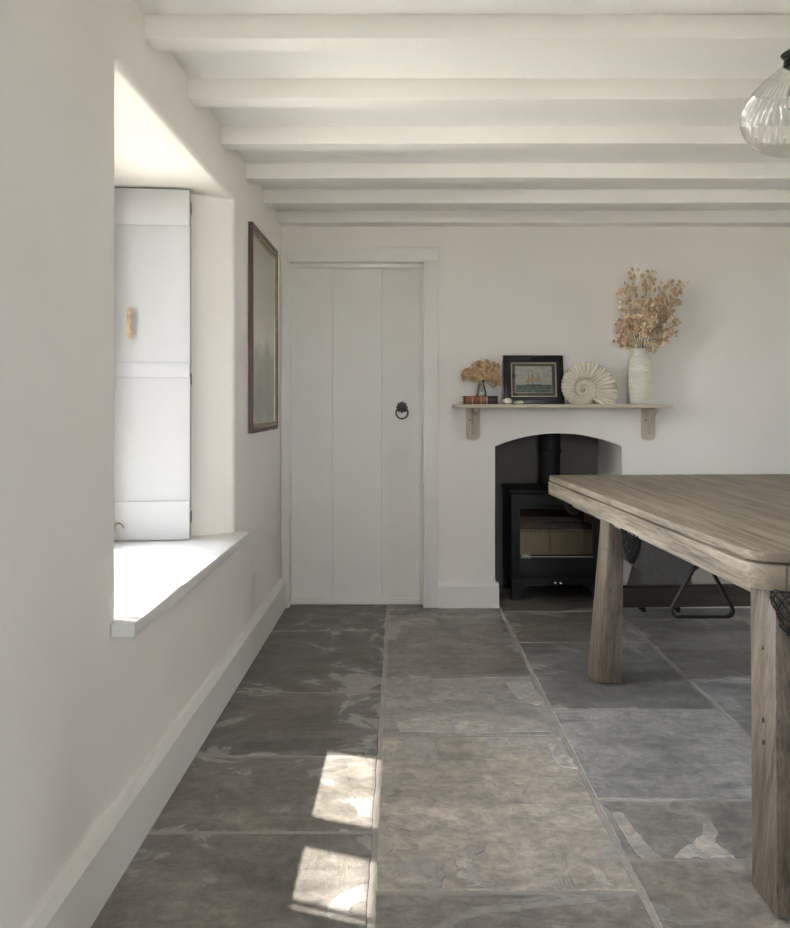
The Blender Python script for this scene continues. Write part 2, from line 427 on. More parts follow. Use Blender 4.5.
# back wall: door opening and arched fireplace cut out of one slab
AX0, AX1, AZS, AZT = .540, 1.254, .904, .978
arch = []
xc = (AX0+AX1)/2; hw = (AX1-AX0)/2; rise = AZT-AZS; rad = (hw*hw+rise*rise)/(2*rise); zc = AZT-rad; am = math.asin(hw/rad)
for i in range(25):
    a = -am+2*am*i/24; arch.append((xc+rad*math.sin(a), zc+rad*math.cos(a)))
DX0, DX1, DZ = -.622, .143, 1.945
poly = [(-1.3, -.1), (DX0, -.1), (DX0, DZ), (DX1, DZ), (DX1, -.1), (AX0, -.1)] + arch + [(AX1, -.1), (XR+.2, -.1), (XR+.2, 2.5), (-1.3, 2.5)]
bm = new(); prism(bm, poly, YB, YB+.15, 'Y'); struct('wall_back', bm, M['wall'], 'pale end wall with door and fireplace', ang=20)
# fireplace recess behind the arch
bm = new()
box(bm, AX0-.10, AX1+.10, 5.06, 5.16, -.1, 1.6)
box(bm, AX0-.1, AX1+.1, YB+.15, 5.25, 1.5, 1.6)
struct('trim_2', bm, M['recess'], 'plastered back of the fireplace, shade put into its colour')
bm = new(); box(bm, AX0-.10, AX0-.002, YB+.15, 5.15, -.1, 1.6); box(bm, AX1+.002, AX1+.10, YB+.15, 5.15, -.1, 1.6)
struct('trim_60', bm, M['wall'], 'plastered sides of the fireplace')
# other walls and ceiling
bm = new(); W2 = (2.05, 2.55, .0, 2.05)
prism(bm, [(YF-.2, -.1), (W2[0], -.1), (W2[0], 2.05), (W2[1], 2.05), (W2[1], -.1), (YB+.3, -.1), (YB+.3, 2.5), (YF-.2, 2.5)], XR, XR+.15, 'X'); struct('wall_right', bm, M['wall'], 'plain pale wall')
W3 = (.1, .95, .95, 2.08)
bm = new(); prism(bm, [(-1.3, -.1), (XR+.2, -.1), (XR+.2, 2.5), (W3[1], 2.5), (W3[1], W3[2]), (W3[0], W3[2]), (W3[0], W3[3]), (W3[1]-.0001, W3[3]), (W3[1]-.0001, 2.5), (-1.3, 2.5)], YF-.2, YF, 'Y'); struct('wall_front', bm, M['wall'], 'plain pale wall behind the camera')
bm = new(); box(bm, -1.5, XR+.2, YF-.2, YB+.3, ZC, ZC+.12); struct('ceiling', bm, M['ceil'], 'white boarded ceiling above the beams')
# beams
k = 3
names = {2.188: 'nearest painted ceiling beam in view', 2.62: 'second painted ceiling beam', 3.07: 'third painted ceiling beam', 3.54: 'fourth painted ceiling beam', 3.97: 'fifth painted ceiling beam', 4.395: 'painted ceiling beam against the end wall'}
for Y in (4.395, 3.97, 3.54, 3.07, 2.62, 2.188, 1.74, 1.30, .86, .42, -.02, -.46, -.9, -1.34, -1.78, -2.22, -2.66):
    bm = new(); N = 90; x0 = xw(Y)-.03; w = .078 if Y < 4.3 else .10
    secs = []
    sd = random.random()*90
    for i in range(N+1):
        x = x0+(XR+.05-x0)*i/N
        f1 = mnoise.noise(Vector((x*1.1, sd, 0)))*.006+mnoise.noise(Vector((x*4.5, sd, 1)))*.003
        f2 = mnoise.noise(Vector((x*1.1, sd, 5)))*.006+mnoise.noise(Vector((x*4.5, sd, 6)))*.003
        dz = mnoise.noise(Vector((x*.8, sd, 9)))*.004
        ch = .0018+.006*max(0, -.15+mnoise.noise(Vector((x*3, sd, 12))))
        secs.append([bm.verts.new(v) for v in ((x, Y+f1*.3, ZC+.01), (x, Y+f1*.6, ZB+dz+ch), (x, Y+ch+f1, ZB+dz), (x, Y+w-ch+f2, ZB+dz), (x, Y+w+f2*.5, ZB+dz+ch), (x, Y+w+f2*.3, ZC+.01))])
    for A, B in zip(secs, secs[1:]):
        for i in range(6): bm.faces.new((A[i], A[(i+1) % 6], B[(i+1) % 6], B[i]))
    bm.faces.new(secs[0]); bm.faces.new(secs[-1][::-1])
    struct('trim_%d' % k, bm, M['beam'], names.get(Y), ang=22); k += 1

# skirtings
def skirt(bm, pts_f, a, b, h=.165, t=.03, n=1):
    prof = [(0, 0), (t, 0), (t, h-.022), (t-.006, h-.012), (t-.012, h), (0, h)]
    A = [bm.verts.new(pts_f(u, a, z)) for u, z in prof]; B = [bm.verts.new(pts_f(u, b, z)) for u, z in prof]
    for i in range(6): bm.faces.new((A[i], A[(i+1) % 6], B[(i+1) % 6], B[i]))
    bm.faces.new(A); bm.faces.new(B[::-1])
bm = new(); skirt(bm, L, YF, YB); struct('baseboard_left', bm, M['trim'], 'deep white skirting below the window', ang=20)
Bk = lambda u, x, z: (x, YB-u, z)
bm = new(); skirt(bm, Bk, .219, AX0+.02, .142, .022); skirt(bm, lambda u, y, z: (AX0+u, y, z), YB-.02, YB+.3, .142, .02); struct('baseboard_back', bm, M['trim'], 'white skirting between door and fireplace', ang=20)
bm = new(); skirt(bm, Bk, AX1-.02, XR, .142, .022); o = struct('baseboard_right', bm, M['trim'], 'white skirting right of the fireplace', ang=20)

# door with architrave
bm = new()
box(bm, .143, .219, YB-.022, YB+.005, 0, 2.02, .004); box(bm, .135, .147, YB-.026, YB+.1, 0, 1.945, .003)
box(bm, -.66, -.622, YB-.022, YB+.005, 0, 2.02, .004); box(bm, -.626, -.614, YB-.026, YB+.1, 0, 1.945, .003)
box(bm, -.66, .219, YB-.0221, YB+.005, 1.945, 2.02, .004); box(bm, -.626, .147, YB-.026, YB+.1, 1.938, 1.95, .003)
box(bm, -.62, .14, YB+.045, YB+.075, 1.918, 1.945, .003); box(bm, .118, .14, YB+.052, YB+.075, 0, 1.94, .003)
struct('trim_%d' % k, bm, M['trim'], 'white door architrave', ang=30); k += 1
bm = new(); DY = YB+.075
xs = [-.618, -.379, -.097, .139]
for a, b in zip(xs, xs[1:]): box(bm, a+.0004, b-.0004, DY, DY+.04, .03, 1.943, .0022, seg=1)
box(bm, -.617, .138, DY+.01, DY+.045, .02, 1.943)
d = struct('door_1', bm, M['door'], 'white boarded door with an iron ring handle', ang=25)
bm = new(); box(bm, -.616, .137, DY-.02, DY+.03, 0, .036, .004); obj('weather_bar', bm, M['trim'], d)
# ring handle
kx, kz = .017, 1.124
bm = new()
lathe(bm, [(.004, 0), (.03, 0), (.031, .004), (.026, .008), (.02, .009), (.017, .016), (.009, .02), (.002, .021)], 0, 0, 40, mod=lambda r, z, a: r*(1+.09*math.cos(8*a)) if r > .02 else r)
for v in bm.verts: v.co = Vector((kx+v.co.x, DY-v.co.z, kz+v.co.y))
pl = obj('handle_rose', bm, M['iron'], d)
bm = new(); tube(bm, [(kx+.034*math.sin(2*PI*i/40), DY-.016-.006*(1-math.cos(2*PI*i/40))/2, kz-.031+.034*math.cos(2*PI*i/40)) for i in range(40)], .0045, 8, True)
obj('ring', bm, M['iron'], d)

# window: frame, casements, sill
WU = -.46
bm = new()
F = lambda x, y, z: L(x, y, z)
ya, yb, za, zb = 2.0, 3.13, .600, 1.985
def bar(y0, y1, z0, z1, u0=WU-.03, u1=WU+.03, b=.004): box(bm, u0, u1, y0, y1, z0, z1, b, F)
bar(ya-.03, 2.05, za, zb); bar(2.965, yb, za, zb); bar(ya, yb, za-.02, .665); bar(ya, yb, 1.90, zb+.01)
bar(2.397, 2.535, za, 1.92)
bar(2.152, 2.172, .64, 1.92, WU-.012, WU+.012, .002)
bar(2.04, 2.97, 1.215, 1.235, WU-.012, WU+.012, .002)
w = struct('window_1', bm, M['white'], 'white casement window deep in the left wall')
for (a, b) in ((2.045, 2.40), (2.53, 2.97)):
    bm = new(); box(bm, WU-.002, WU+.002, a, b, .66, 1.905, 0, F); obj('pane', bm, M['glass'], w)
bm = new()
so = lambda v: v
poly = [(.06, 1.933), (.06, 3.333), (0, 3.333), (-.005, 3.318), (-.10, 3.26), (-.44, 3.13), (-.44, 1.99), (-.10, 1.975), (0, 1.97), (.004, 1.933)]
prism(bm, poly, .575, .611, 'Z', F, .005)
obj('window_sill', bm, M['sill'], w, ang=30)
# added unseen roof edge, placed to cut the sun at the window head
bm = new(); box(bm, -3.4, -1.585, 0, 6, 2.42, 2.60, 0); 
for v in bm.verts:
    if v.co.x < -2: v.co.x = -1.2; v.co.z += .12
bmesh.ops.recalc_face_normals(bm, faces=bm.faces)
struct('trim_%d' % k, bm, M['sun_block'], 'added unseen eaves that cut the sun above the window'); k += 1
bm = new(); box(bm, -40, -1.30, -30, 40, -.3, -.15); struct('ground', bm, M['yard'], 'pale gravel outside')
bm = new(); box(bm, -1.2, XR+.15, -30, YF-.21, -.3, -.1); struct('path', bm, M['ground'], 'pale path outside the added window behind the camera')
bm = new(); box(bm, XR+.16, 40, -30, 40, -.3, -.1); struct('terrace', bm, M['ground'], 'pale terrace outside the added garden doors')

# unseen garden doors added in the right wall to brighten the room
a, b, c, dd = W2
bm = new()
RB = lambda y0, y1, z0, z1, x0=XR+.05, x1=XR+.11: box(bm, x0, x1, y0, y1, z0, z1, .004)
RB(a, a+.07, c, dd); RB(b-.07, b, c, dd); RB(a, b, c, .14); RB(a, b, dd-.08, dd); RB((a+b)/2-.02, (a+b)/2+.02, c, dd)
RB(a, b, .98, 1.01, XR+.07, XR+.09)
w2 = struct('fill_window_2', bm, M['white'], 'added unseen glazed garden doors that brighten the room')
for p0, p1 in ((a+.065, (a+b)/2-.018), ((a+b)/2+.018, b-.065)):
    bm = new(); box(bm, XR+.078, XR+.082, p0, p1, .13, dd-.075); obj('pane', bm, M['glass'], w2)

# unseen casement added in the wall behind the camera to light the room
a, b, c, dd = W3
bm = new()
RB = lambda x0, x1, z0, z1, y0=YF-.14, y1=YF-.08: box(bm, x0, x1, y0, y1, z0, z1, .004)
RB(a, a+.06, c, dd); RB(b-.06, b, c, dd); RB(a, b, c, c+.06); RB(a, b, dd-.06, dd)
RB((a+b)/2-.03, (a+b)/2+.03, c, dd)
w3 = struct('fill_window_3', bm, M['white'], 'added unseen casement behind the camera that brightens the room')
for q in range(2):
    bm = new(); box(bm, a+(b-a)*q/2+.03+.03*(q == 0), a+(b-a)*(q+1)/2-.03-.03*(q == 1), YF-.112, YF-.108, c+.055, dd-.055); obj('pane', bm, M['glass'], w3)

# shutter folded back into the recess, a second leaf behind it
def shutter(y, x0, x1, name, label, handle):
    t = thing(name, label, 'shutter', (x1, y, .611), 'folded window shutters')
    z0, z1 = .616, 1.974
    sl = .03/.29
    F2 = lambda X, Y, Z: (X, Y+(X-x1)*sl, Z)
    bm = new(); box(bm, x0, x1, y, y+.018, z0, z1, .002, F2); obj('panel', bm, M['white'], t, ang=30)
    for zz in ((1.835, z1+.001), (1.245, 1.302), (z0-.001, .765)):
        bm = new(); box(bm, x0-.0005, x1+.001, y-.009, y+.001, zz[0], zz[1], .003, F2); obj('rail', bm, M['white'], t, ang=30)
    for zz in (1.91, 1.24, .70):
        bm = new(); box(bm, x1-.001, x1+.0025, y+.004, y+.017, zz-.022, zz+.022, .001); obj('hinge', bm, M['hinge'], t)
    if handle:
        hx = x0+.066
        bm = new(); yy = y+(hx-x1)*sl-.024
        tube(bm, [(hx+.002, yy, 1.392), (hx-.003, yy-.003, 1.42), (hx+.001, yy-.004, 1.45), (hx-.001, yy-.002, 1.485), (hx, yy, 1.512)], [.008, .0095, .0085, .0095, .008], 10)
        h = obj('handle', bm, M['twig'], t)
        for zz in (1.418, 1.488):
            bm = new(); tube(bm, [(hx+.001, yy, zz), (hx+.004, yy+.02, zz)], .004, 8)
            tube(bm, [(hx-.011+.0, yy, zz), (hx, yy-.012, zz+.002), (hx+.011, yy, zz), (hx+.02, yy+.006, zz-.004)], .0025, 6)
            obj('handle_tie', bm, M['cord'], h)
        bm = new(); cx, cz = x0+.022, .665; yy = y+(cx-x1)*sl-.012
        tube(bm, [(cx+.017*math.cos(a), yy-.006*math.sin(a), cz+.019*math.sin(a)) for a in [2*PI*i/20 for i in range(15)]], .0022, 6)
        tube(bm, [(cx, yy+.01, cz+.018), (cx, yy-.004, cz+.018)], .003, 6)
        obj('hook', bm, M['brass'], t)
    return t
shutter(3.118, -1.10, -.815, 'window_shutter', 'white boarded shutter leaf with a driftwood handle, folded back in the recess', True)
shutter(3.150, -1.10, -.822, 'window_shutter', 'plain rear shutter leaf folded flat behind the leaf with the driftwood handle', False)

# tall picture on the left wall
PY0, PY1, PZ0, PZ1 = 3.585, 4.266, 1.010, 1.960
t = thing('framed_picture', 'tall framed landscape picture on the left wall beside the door', 'picture', L(0, (PY0+PY1)/2, PZ0))
def frame_ring(bm, y0, y1, z0, z1, wdt, u0, u1, f, bev=.003):
    # mitred four-sided moulding
    out = [(y0, z0), (y1, z0), (y1, z1), (y0, z1)]; inn = [(y0+wdt, z0+wdt), (y1-wdt, z0+wdt), (y1-wdt, z1-wdt), (y0+wdt, z1-wdt)]
    V = [[bm.verts.new((u, y, z)) for y, z in lp] for u, lp in ((u0, out), (u1, out), (u1, inn), (u0, inn))]
    fs = []
    for A, B in zip(V, V[1:]+V[:1]):
        for i in range(4): fs.append(bm.faces.new((A[i], A[(i+1) % 4], B[(i+1) % 4], B[i])))
    vs = [v for r in V for v in r]
    if bev:
        es = [e for r in (V[1], V[2]) for i in range(4) for e in [bm.edges.get((r[i], r[(i+1) % 4]))]]
        rr = bmesh.ops.bevel(bm, geom=es, offset=bev, segments=2, affect='EDGES', profile=.5)
        vs = list({v for q in bm.faces for v in q.verts})
    for v in vs: v.co = Vector(f(*v.co))
bm = new(); frame_ring(bm, PY0, PY1, PZ0, PZ1, .020, 0.001, .022, F); obj('outer_frame', bm, M['mahog'], t, ang=30)
bm = new(); frame_ring(bm, PY0+.0201, PY1-.0201, PZ0+.0201, PZ1-.0201, .022, .002, .019, F); obj('inner_frame', bm, M['gilt'], t, ang=30)
bm = new(); frame_ring(bm, PY0+.0422, PY1-.0422, PZ0+.0422, PZ1-.0422, .006, .002, .014, F, .001); obj('slip', bm, M['gold'], t, ang=30)
bm = new(); box(bm, .002, .008, PY0+.044, PY1-.044, PZ0+.044, PZ1-.044, 0, F); obj('canvas', bm, M['painting'], t)

# ------------------------------------------------------------------ mantel shelf and what stands on it
SZ = 1.142
t = thing('mantel_shelf', 'beige painted wooden shelf on brackets above the fireplace', 'shelf', (.885, YB, SZ-.02))
bm = new(); box(bm, .298, 1.475, 4.30, YB-.001, SZ-.021, SZ, .003); obj('board', bm, M['shelf'], t, ang=30)
for bx in (.415, 1.398):
    bm = new()
    pts = [(bx-.038, .968), (bx-.03, .948), (bx-.012, .948), (bx-.008, .942), (bx+.008, .942), (bx+.012, .948), (bx+.03, .948), (bx+.038, .968), (bx+.038, SZ-.0215), (bx-.038, SZ-.0215)]
    pts = [(x, z-.003) if z < 1.1 else (x, z) for x, z in pts]
    prism(bm, pts, YB-.022, YB-.0005, 'Y', None, .002)
    br = obj('bracket', bm, M['shelf'], t, ang=30)
    prof = [(YB-.02, .975), (YB-.03, .975), (YB-.038, .985), (YB-.04, 1.005), (YB-.05, 1.03), (YB-.072, 1.045), (YB-.085, 1.06), (YB-.09, 1.08), (YB-.115, 1.092), (YB-.15, 1.098), (YB-.155, SZ-.0215), (YB-.02, SZ-.0215)]
    bm = new(); prism(bm, prof, bx-.006, bx+.014, 'X', None, .002); obj('gusset', bm, M['shelf'], br, ang=30)
    bm = new(); ellipsoid(bm, (bx-.018, YB-.0225, 1.052), (.005, .003, .005)); obj('screw', bm, M['iron'], br)

# leather book
bx0, bx1, by0, by1 = .350, .535, 4.325, 4.45
t = thing('book', 'brown leather bound book lying flat on the mantel shelf under the flower bottle', 'book', ((bx0+bx1)/2, 4.39, SZ))
bm = new(); box(bm, bx0+.004, bx1-.004, by0+.008, by1-.003, SZ+.003, SZ+.041); obj('page_block', bm, M['paper'], t)
bm = new(); box(bm, bx0, bx1, by0+.006, by1, SZ, SZ+.0032, .001); box(bm, bx0, bx1, by0+.006, by1, SZ+.0408, SZ+.044, .001)
obj('cover', bm, M['darklea'], t)
def spine(x0, x1, m, nm):
    bm = new(); n = 10; sec = []
    for x in (x0, x1):
        sec.append([bm.verts.new((x, by0+.008-.010*math.sin(PI*i/n), SZ+.022-.022*math.cos(PI*i/n))) for i in range(n+1)])
    for i in range(n): bm.faces.new((sec[0][i], sec[0][i+1], sec[1][i+1], sec[1][i]))
    bm.faces.new(sec[0]); bm.faces.new(sec[1][::-1]); bm.faces.new((sec[0][0], sec[1][0], sec[1][-1], sec[0][-1]))
    obj(nm, bm, m, t, ang=60)
spine(bx0+.010, bx0+.130, M['leather'], 'spine'); spine(bx0, bx0+.010, M['darklea'], 'spine_tail'); spine(bx0+.130, bx1, M['darklea'], 'spine_title')
for xx in (bx0+.047, bx0+.094, bx0+.126):
    bm = new(); n = 12
    tube(bm, [(xx, by0+.0075-.0102*math.sin(PI*i/n), SZ+.022-.022*math.cos(PI*i/n)) for i in range(n+1)], .0018, 6); obj('band', bm, M['gold'], t)

# glass bottle with dried hydrangea
vx, vy, vz = .452, 4.385, SZ+.0445
t = thing('glass_bottle', 'small clear glass bottle standing on the leather book', 'bottle', (vx, vy, vz))
bm = new()
prof = [(.002, 0), (.027, 0), (.0285, .004), (.028, .012), (.022, .045), (.016, .066), (.0145, .074), (.0195, .082), (.0205, .084), (.0185, .084), (.0128, .075), (.0145, .064), (.020, .044), (.0255, .012), (.024, .006), (.002, .006)]
lathe(bm, [(r, vz+z) for r, z in prof], vx, vy, 28); obj('bottle_body', bm, M['bottle'], t, ang=60)
t = thing('dried_hydrangea', 'dried brown hydrangea heads in the small glass bottle on the book', 'dried flowers', (vx, vy, vz+.03))
heads = [(.400, 4.38, 1.292, .058, .050), (.455, 4.40, 1.335, .066, .056), (.515, 4.385, 1.305, .050, .066), (.450, 4.345, 1.300, .055, .050), (.545, 4.39, 1.262, .022, .03)]
rng = random.Random(3)
for hx, hy, hz, ra, rb in heads:
    bm = new(); tube(bm, [(vx+(hx-vx)*.05, vy, vz+.02), (vx+(hx-vx)*.16, vy, vz+.085), (vx+(hx-vx)*.7, vy+(hy-vy)*.8, hz-.03), (hx, hy, hz)], .0022, 6)
    st = obj('stem', bm, M['stem'], t)
    bm = new()
    for i in range(95):
        z = rng.uniform(-.45, 1); a = rng.uniform(0, 2*PI); s = math.sqrt(max(0, 1-z*z)); k2 = rng.uniform(.62, 1.06)
        nrm = Vector((s*math.cos(a), s*math.sin(a), z)); p = Vector((hx, hy, hz))+Vector((nrm.x*ra, nrm.y*ra, nrm.z*rb))*k2
        u = nrm.orthogonal().normalized(); w_ = nrm.cross(u); th = rng.uniform(0, PI); sz = rng.uniform(.010, .017)
        for q in range(4):
            b_ = th+q*PI/2; d1 = u*math.cos(b_)+w_*math.sin(b_); d2 = u*math.cos(b_+PI/2)+w_*math.sin(b_+PI/2)
            c0 = p; c1 = p+d1*sz*.55+d2*sz*.42+nrm*sz*rng.uniform(-.1, .35); c2 = p+d1*sz+nrm*sz*rng.uniform(-.2, .4); c3 = p+d1*sz*.55-d2*sz*.42+nrm*sz*.2
            vs = [bm.verts.new(c) for c in (c0, c1, c2, c3)]; bm.faces.new(vs)
    o = obj('flower_head', bm, M['petal'], st, smooth=False)
    sm = o.modifiers.new('thick', 'SOLIDIFY'); sm.thickness = .0006

# two shells
def shell(cx, cy, rx, rz, mat, lab):
    bm = new(); n = 20; mN = 12
    for i in range(n+1):
        for j in range(mN): pass
    rings = []
    for i in range(n+1):
        a = PI*i/n
        ring = []
        for j in range(16):
            b_ = 2*PI*j/16; rib = 1+.06*math.cos(9*a)
            ring.append(bm.verts.new((cx-rx*math.cos(a)*.98, cy+rx*.7*math.sin(a)*math.cos(b_)*rib, SZ+rz+rz*math.sin(a)**.8*math.sin(b_)*rib*(1-.25*math.cos(a)))))
        rings.append(ring)
    for A, B in zip(rings, rings[1:]):
        for j in range(16): bm.faces.new((A[j], A[(j+1) % 16], B[(j+1) % 16], B[j]))
    bmesh.ops.remove_doubles(bm, verts=bm.verts, dist=.0002)
    for v in bm.verts: v.co.z = max(v.co.z, SZ)
    o = obj('seashell', bm, mat, None, ang=70, loc=(cx, cy, SZ)); tag(o, lab, 'shell', 'seashells on the mantel shelf')
shell(.584, 4.335, .027, .0165, M['shell'], 'round white seashell on the mantel shelf beside the book')
shell(.647, 4.333, .029, .0095, M['shellgreen'], 'flat greenish seashell in front of the framed ship print')

# framed ship print
fx0, fx1, fz1 = .580, .911, 1.413
ty = 4.42
t = thing('framed_print', 'small black framed ship print leaning on the mantel shelf', 'picture', ((fx0+fx1)/2, ty, SZ))
lean = .16
FP = lambda u, x, z: (x, ty-u*1.0+(z-SZ)*lean, z)
bm = new(); frame_ring(bm, fx0, fx1, SZ, fz1, .040, 0, .024, FP, .004); obj('frame', bm, M['ebony'], t, ang=30)
bm = new(); frame_ring(bm, fx0+.0401, fx1-.0401, SZ+.0401, fz1-.0401, .006, 0, .018, FP, .001); obj('slip', bm, M['gold'], t, ang=30)
bm = new(); box(bm, .003, .008, fx0+.044, fx1-.044, SZ+.044, fz1-.044, 0, FP); obj('mount', bm, M['mat'], t)
px0, px1, pz0, pz1 = .647, .844, 1.206, 1.350
bm = new(); box(bm, .008, .010, px0, px1, pz0, pz1, 0, FP); pr = obj('print', bm, M['sea'], t)
bm = new(); frame_ring(bm, px0-.003, px1+.003, pz0-.003, pz1+.003, .003, .008, .011, FP, 0); obj('print_border', bm, M['gold'], pr)
def flat(poly, mat, nm, u0=.0102, u1=.0112):
    bm = new(); prism(bm, [(px0+(px1-px0)*a, pz0+(pz1-pz0)*b) for a, b in poly], u0, u1, 'X', FP); obj(nm, bm, mat, pr, smooth=False)
flat([(.26, .315), (.28, .275), (.70, .27), (.74, .33), (.72, .315)], M['hull'], 'hull')
for mx, top, yards in ((.36, .72, ((.52, .09),)), (.47, .82, ((.56, .1), (.66, .07))), (.63, .76, ((.54, .09), (.64, .06)))):
    flat([(mx-.006, .30), (mx+.006, .30), (mx+.004, top), (mx-.004, top)], M['hull'], 'mast')
    for b_, wd in yards:
        flat([(mx-wd, b_-.1), (mx+wd*.8, b_-.1), (mx+wd*.9, b_-.03), (mx+wd*.6, b_+.01), (mx-wd*.7, b_+.01)], M['sail'], 'sail', .0113, .0118)
flat([(.28, .34), (.35, .34), (.35, .55)], M['sail'], 'jib', .0113, .0118)
bm = new(); box(bm, .012, .0135, fx0+.044, fx1-.044, SZ+.044, fz1-.044, 0, FP); obj('glazing', bm, M['glass'], t)

# ammonite
PX = .005475
PX = .00542; ax, ay, az = (583-399)*PX, 4.335, SZ+15*PX
bm = new(); rings = []
kk = math.log(2.5)/(2*PI); n0, n1 = -.85, 2*PI*2.6; N = 2600; SEG = 22
for i in range(N+1):
    ph = n0+(n1-n0)*i/N
    ro = 33*PX*math.exp(-kk*max(ph, 0))*(1-.02*min(0, ph)); ri = ro*.40
    ang_ = ph                       # counter-clockwise going back in growth: right, top, left, bottom
    rc = (ro+ri)/2; a_ = (ro-ri)/2*1.06; b_ = a_*.78
    rib = abs(math.sin(ph*19))
    ring = []
    for j in range(SEG):
        th = 2*PI*j/SEG
        amp = .94+.15*(rib**.8)*(1 if ri > .006 else .3)
        rr = rc+a_*math.cos(th)*amp
        ring.append(bm.verts.new((ax+rr*math.cos(ang_), ay-b_*math.sin(th)*amp, az+rr*math.sin(ang_))))
    rings.append(ring)
for A, B in zip(rings, rings[1:]):
    for j in range(SEG): bm.faces.new((A[j], A[(j+1) % SEG], B[(j+1) % SEG], B[j]))
bm.faces.new(rings[0]); bm.faces.new(rings[-1][::-1])
for v in bm.verts: v.co.z = max(v.co.z, SZ+.0003)
o = obj('ammonite', bm, M['ammon'], None, ang=60, loc=(ax, ay, SZ)); tag(o, 'large ribbed pale ammonite fossil on the mantel shelf beside the ship print', 'fossil')

# textured vase
wx, wy = 1.325, 4.385
t = None
def vmod(r, z, a):
    if z > SZ+.272 or z < SZ+.006: return r
    row = (z-SZ)/.0092; i = math.floor(row); fz_ = row-i-.5
    fa = (a/(2*PI)*38+(.5 if i % 2 else 0)) % 1-.5
    d = math.hypot(fa, fz_)/.5
    return r+.0062*max(0, 1-d*d)
prof = [(.004, SZ), (.05, SZ), (.058, SZ+.004)]
for i in range(1, 150):
    z = .004+(.29-.004)*i/149
    if z < .21: r = .058+.004*math.sin(PI*z/.24)
    else:
        q = (z-.21)/.08; r = .0595-(.0215)*(3*q*q-2*q*q*q)
    prof.append((r, SZ+z))
prof += [(.039, SZ+.298), (.041, SZ+.304), (.036, SZ+.304), (.033, SZ+.29), (.033, SZ+.2), (.03, SZ+.03), (.002, SZ+.03)]
bm = new(); lathe(bm, prof, wx, wy, 190, vmod)
o = obj('vase', bm, M['vase'], None, ang=80, loc=(wx, wy, SZ)); tag(o, 'tall cream knobbly vase holding dried seed pods at the end of the mantel shelf', 'vase')

# honesty spray
t = thing('dried_honesty', 'spray of dried honesty seed pods standing in the cream vase', 'dried flowers', (wx, wy, SZ+.2))
rng = random.Random(11)
P6 = lambda px, py, dy=0: Vector(((px-399)/800*(4.385+dy), 4.385+dy, 1.14+(404.5-py)/800*(4.385+dy)))
tips = [(621, 290, -.05), (627, 284, .04), (634, 272, .0), (652, 270, .02), (647, 276, .05), (660, 285, -.04), (668, 280, .02), (683, 281, -.02), (676, 290, .05), (618, 318, -.06), (619, 338, .0), (678, 318, -.04), (640, 302, -.10), (655, 300, -.09), (648, 312, -.12), (630, 312, .02), (664, 308, .06), (671, 330, -.03), (627, 330, -.08), (656, 345, -.11)]
discs = 0
for ti, (tx, ty_, dy) in enumerate(tips):
    tip = P6(tx, ty_, dy); base = Vector((wx+rng.uniform(-.015, .015), wy+rng.uniform(-.012, .012), SZ+.22)); mouth = Vector((wx+(tip.x-wx)*.16, wy+dy*.16, SZ+.302))
    m2 = mouth.lerp(tip, .5)+Vector(((tip.x-wx)*.12, dy*.1, -.01))
    def bez(s):
        return base.lerp(mouth, s*4) if s < .25 else (lambda q: (1-q)**2*mouth+2*q*(1-q)*m2+q*q*tip)((s-.25)/.75)
    bm = new(); tube(bm, [bez(i/16) for i in range(17)], [.0018-.0011*i/16 for i in range(17)], 5)
    st = obj('stem', bm, M['stem'], t)
    for nm, mt, cnt in (('pod_cluster', M['pod'], 30), ('pale_pod', M['podpale'], 10)):
        bm = new()
        for i in range(cnt):
            if ti in (2, 3) and i > 7: continue
            s = rng.uniform(.52, 1.0) if ti not in (2, 3) else rng.uniform(.8, 1)
            p = bez(s)+Vector((rng.gauss(0, .016), rng.gauss(0, .018), rng.gauss(0, .012)))
            r = rng.uniform(.0085, .0125) if mt is M['pod'] else rng.uniform(.009, .0115)
            nrm = Vector((rng.gauss(0, .7), -1+rng.gauss(0, .5), rng.gauss(0, .5))).normalized()
            rot = nrm.to_track_quat('Z', 'Y').to_matrix()
            # a coin: rim slightly raised around a dished disc
            ns = 12; c = bm.verts.new(p); c2 = bm.verts.new(p-rot @ Vector((0, 0, .0012)))
            R1 = [bm.verts.new(p+rot @ Vector((r*.72*math.cos(2*PI*q/ns), r*.82*math.sin(2*PI*q/ns), .0006))) for q in range(ns)]
            R2 = [bm.verts.new(p+rot @ Vector((r*.92*math.cos(2*PI*q/ns), r*1.08*math.sin(2*PI*q/ns), .0022))) for q in range(ns)]
            R3 = [bm.verts.new(p+rot @ Vector((r*.95*math.cos(2*PI*q/ns), r*1.12*math.sin(2*PI*q/ns), -.0004))) for q in range(ns)]
            for q in range(ns):
                e = (q+1) % ns
                bm.faces.new((c, R1[q], R1[e])); bm.faces.new((R1[q], R2[q], R2[e], R1[e])); bm.faces.new((R2[q], R3[q], R3[e], R2[e])); bm.faces.new((c2, R3[e], R3[q]))
            tube(bm, [p-rot @ Vector((0, r, 0)), bez(max(.3, s-.05))], .0006, 4)
        o = obj(nm, bm, mt, st, ang=40); o['kind'] = 'stuff'

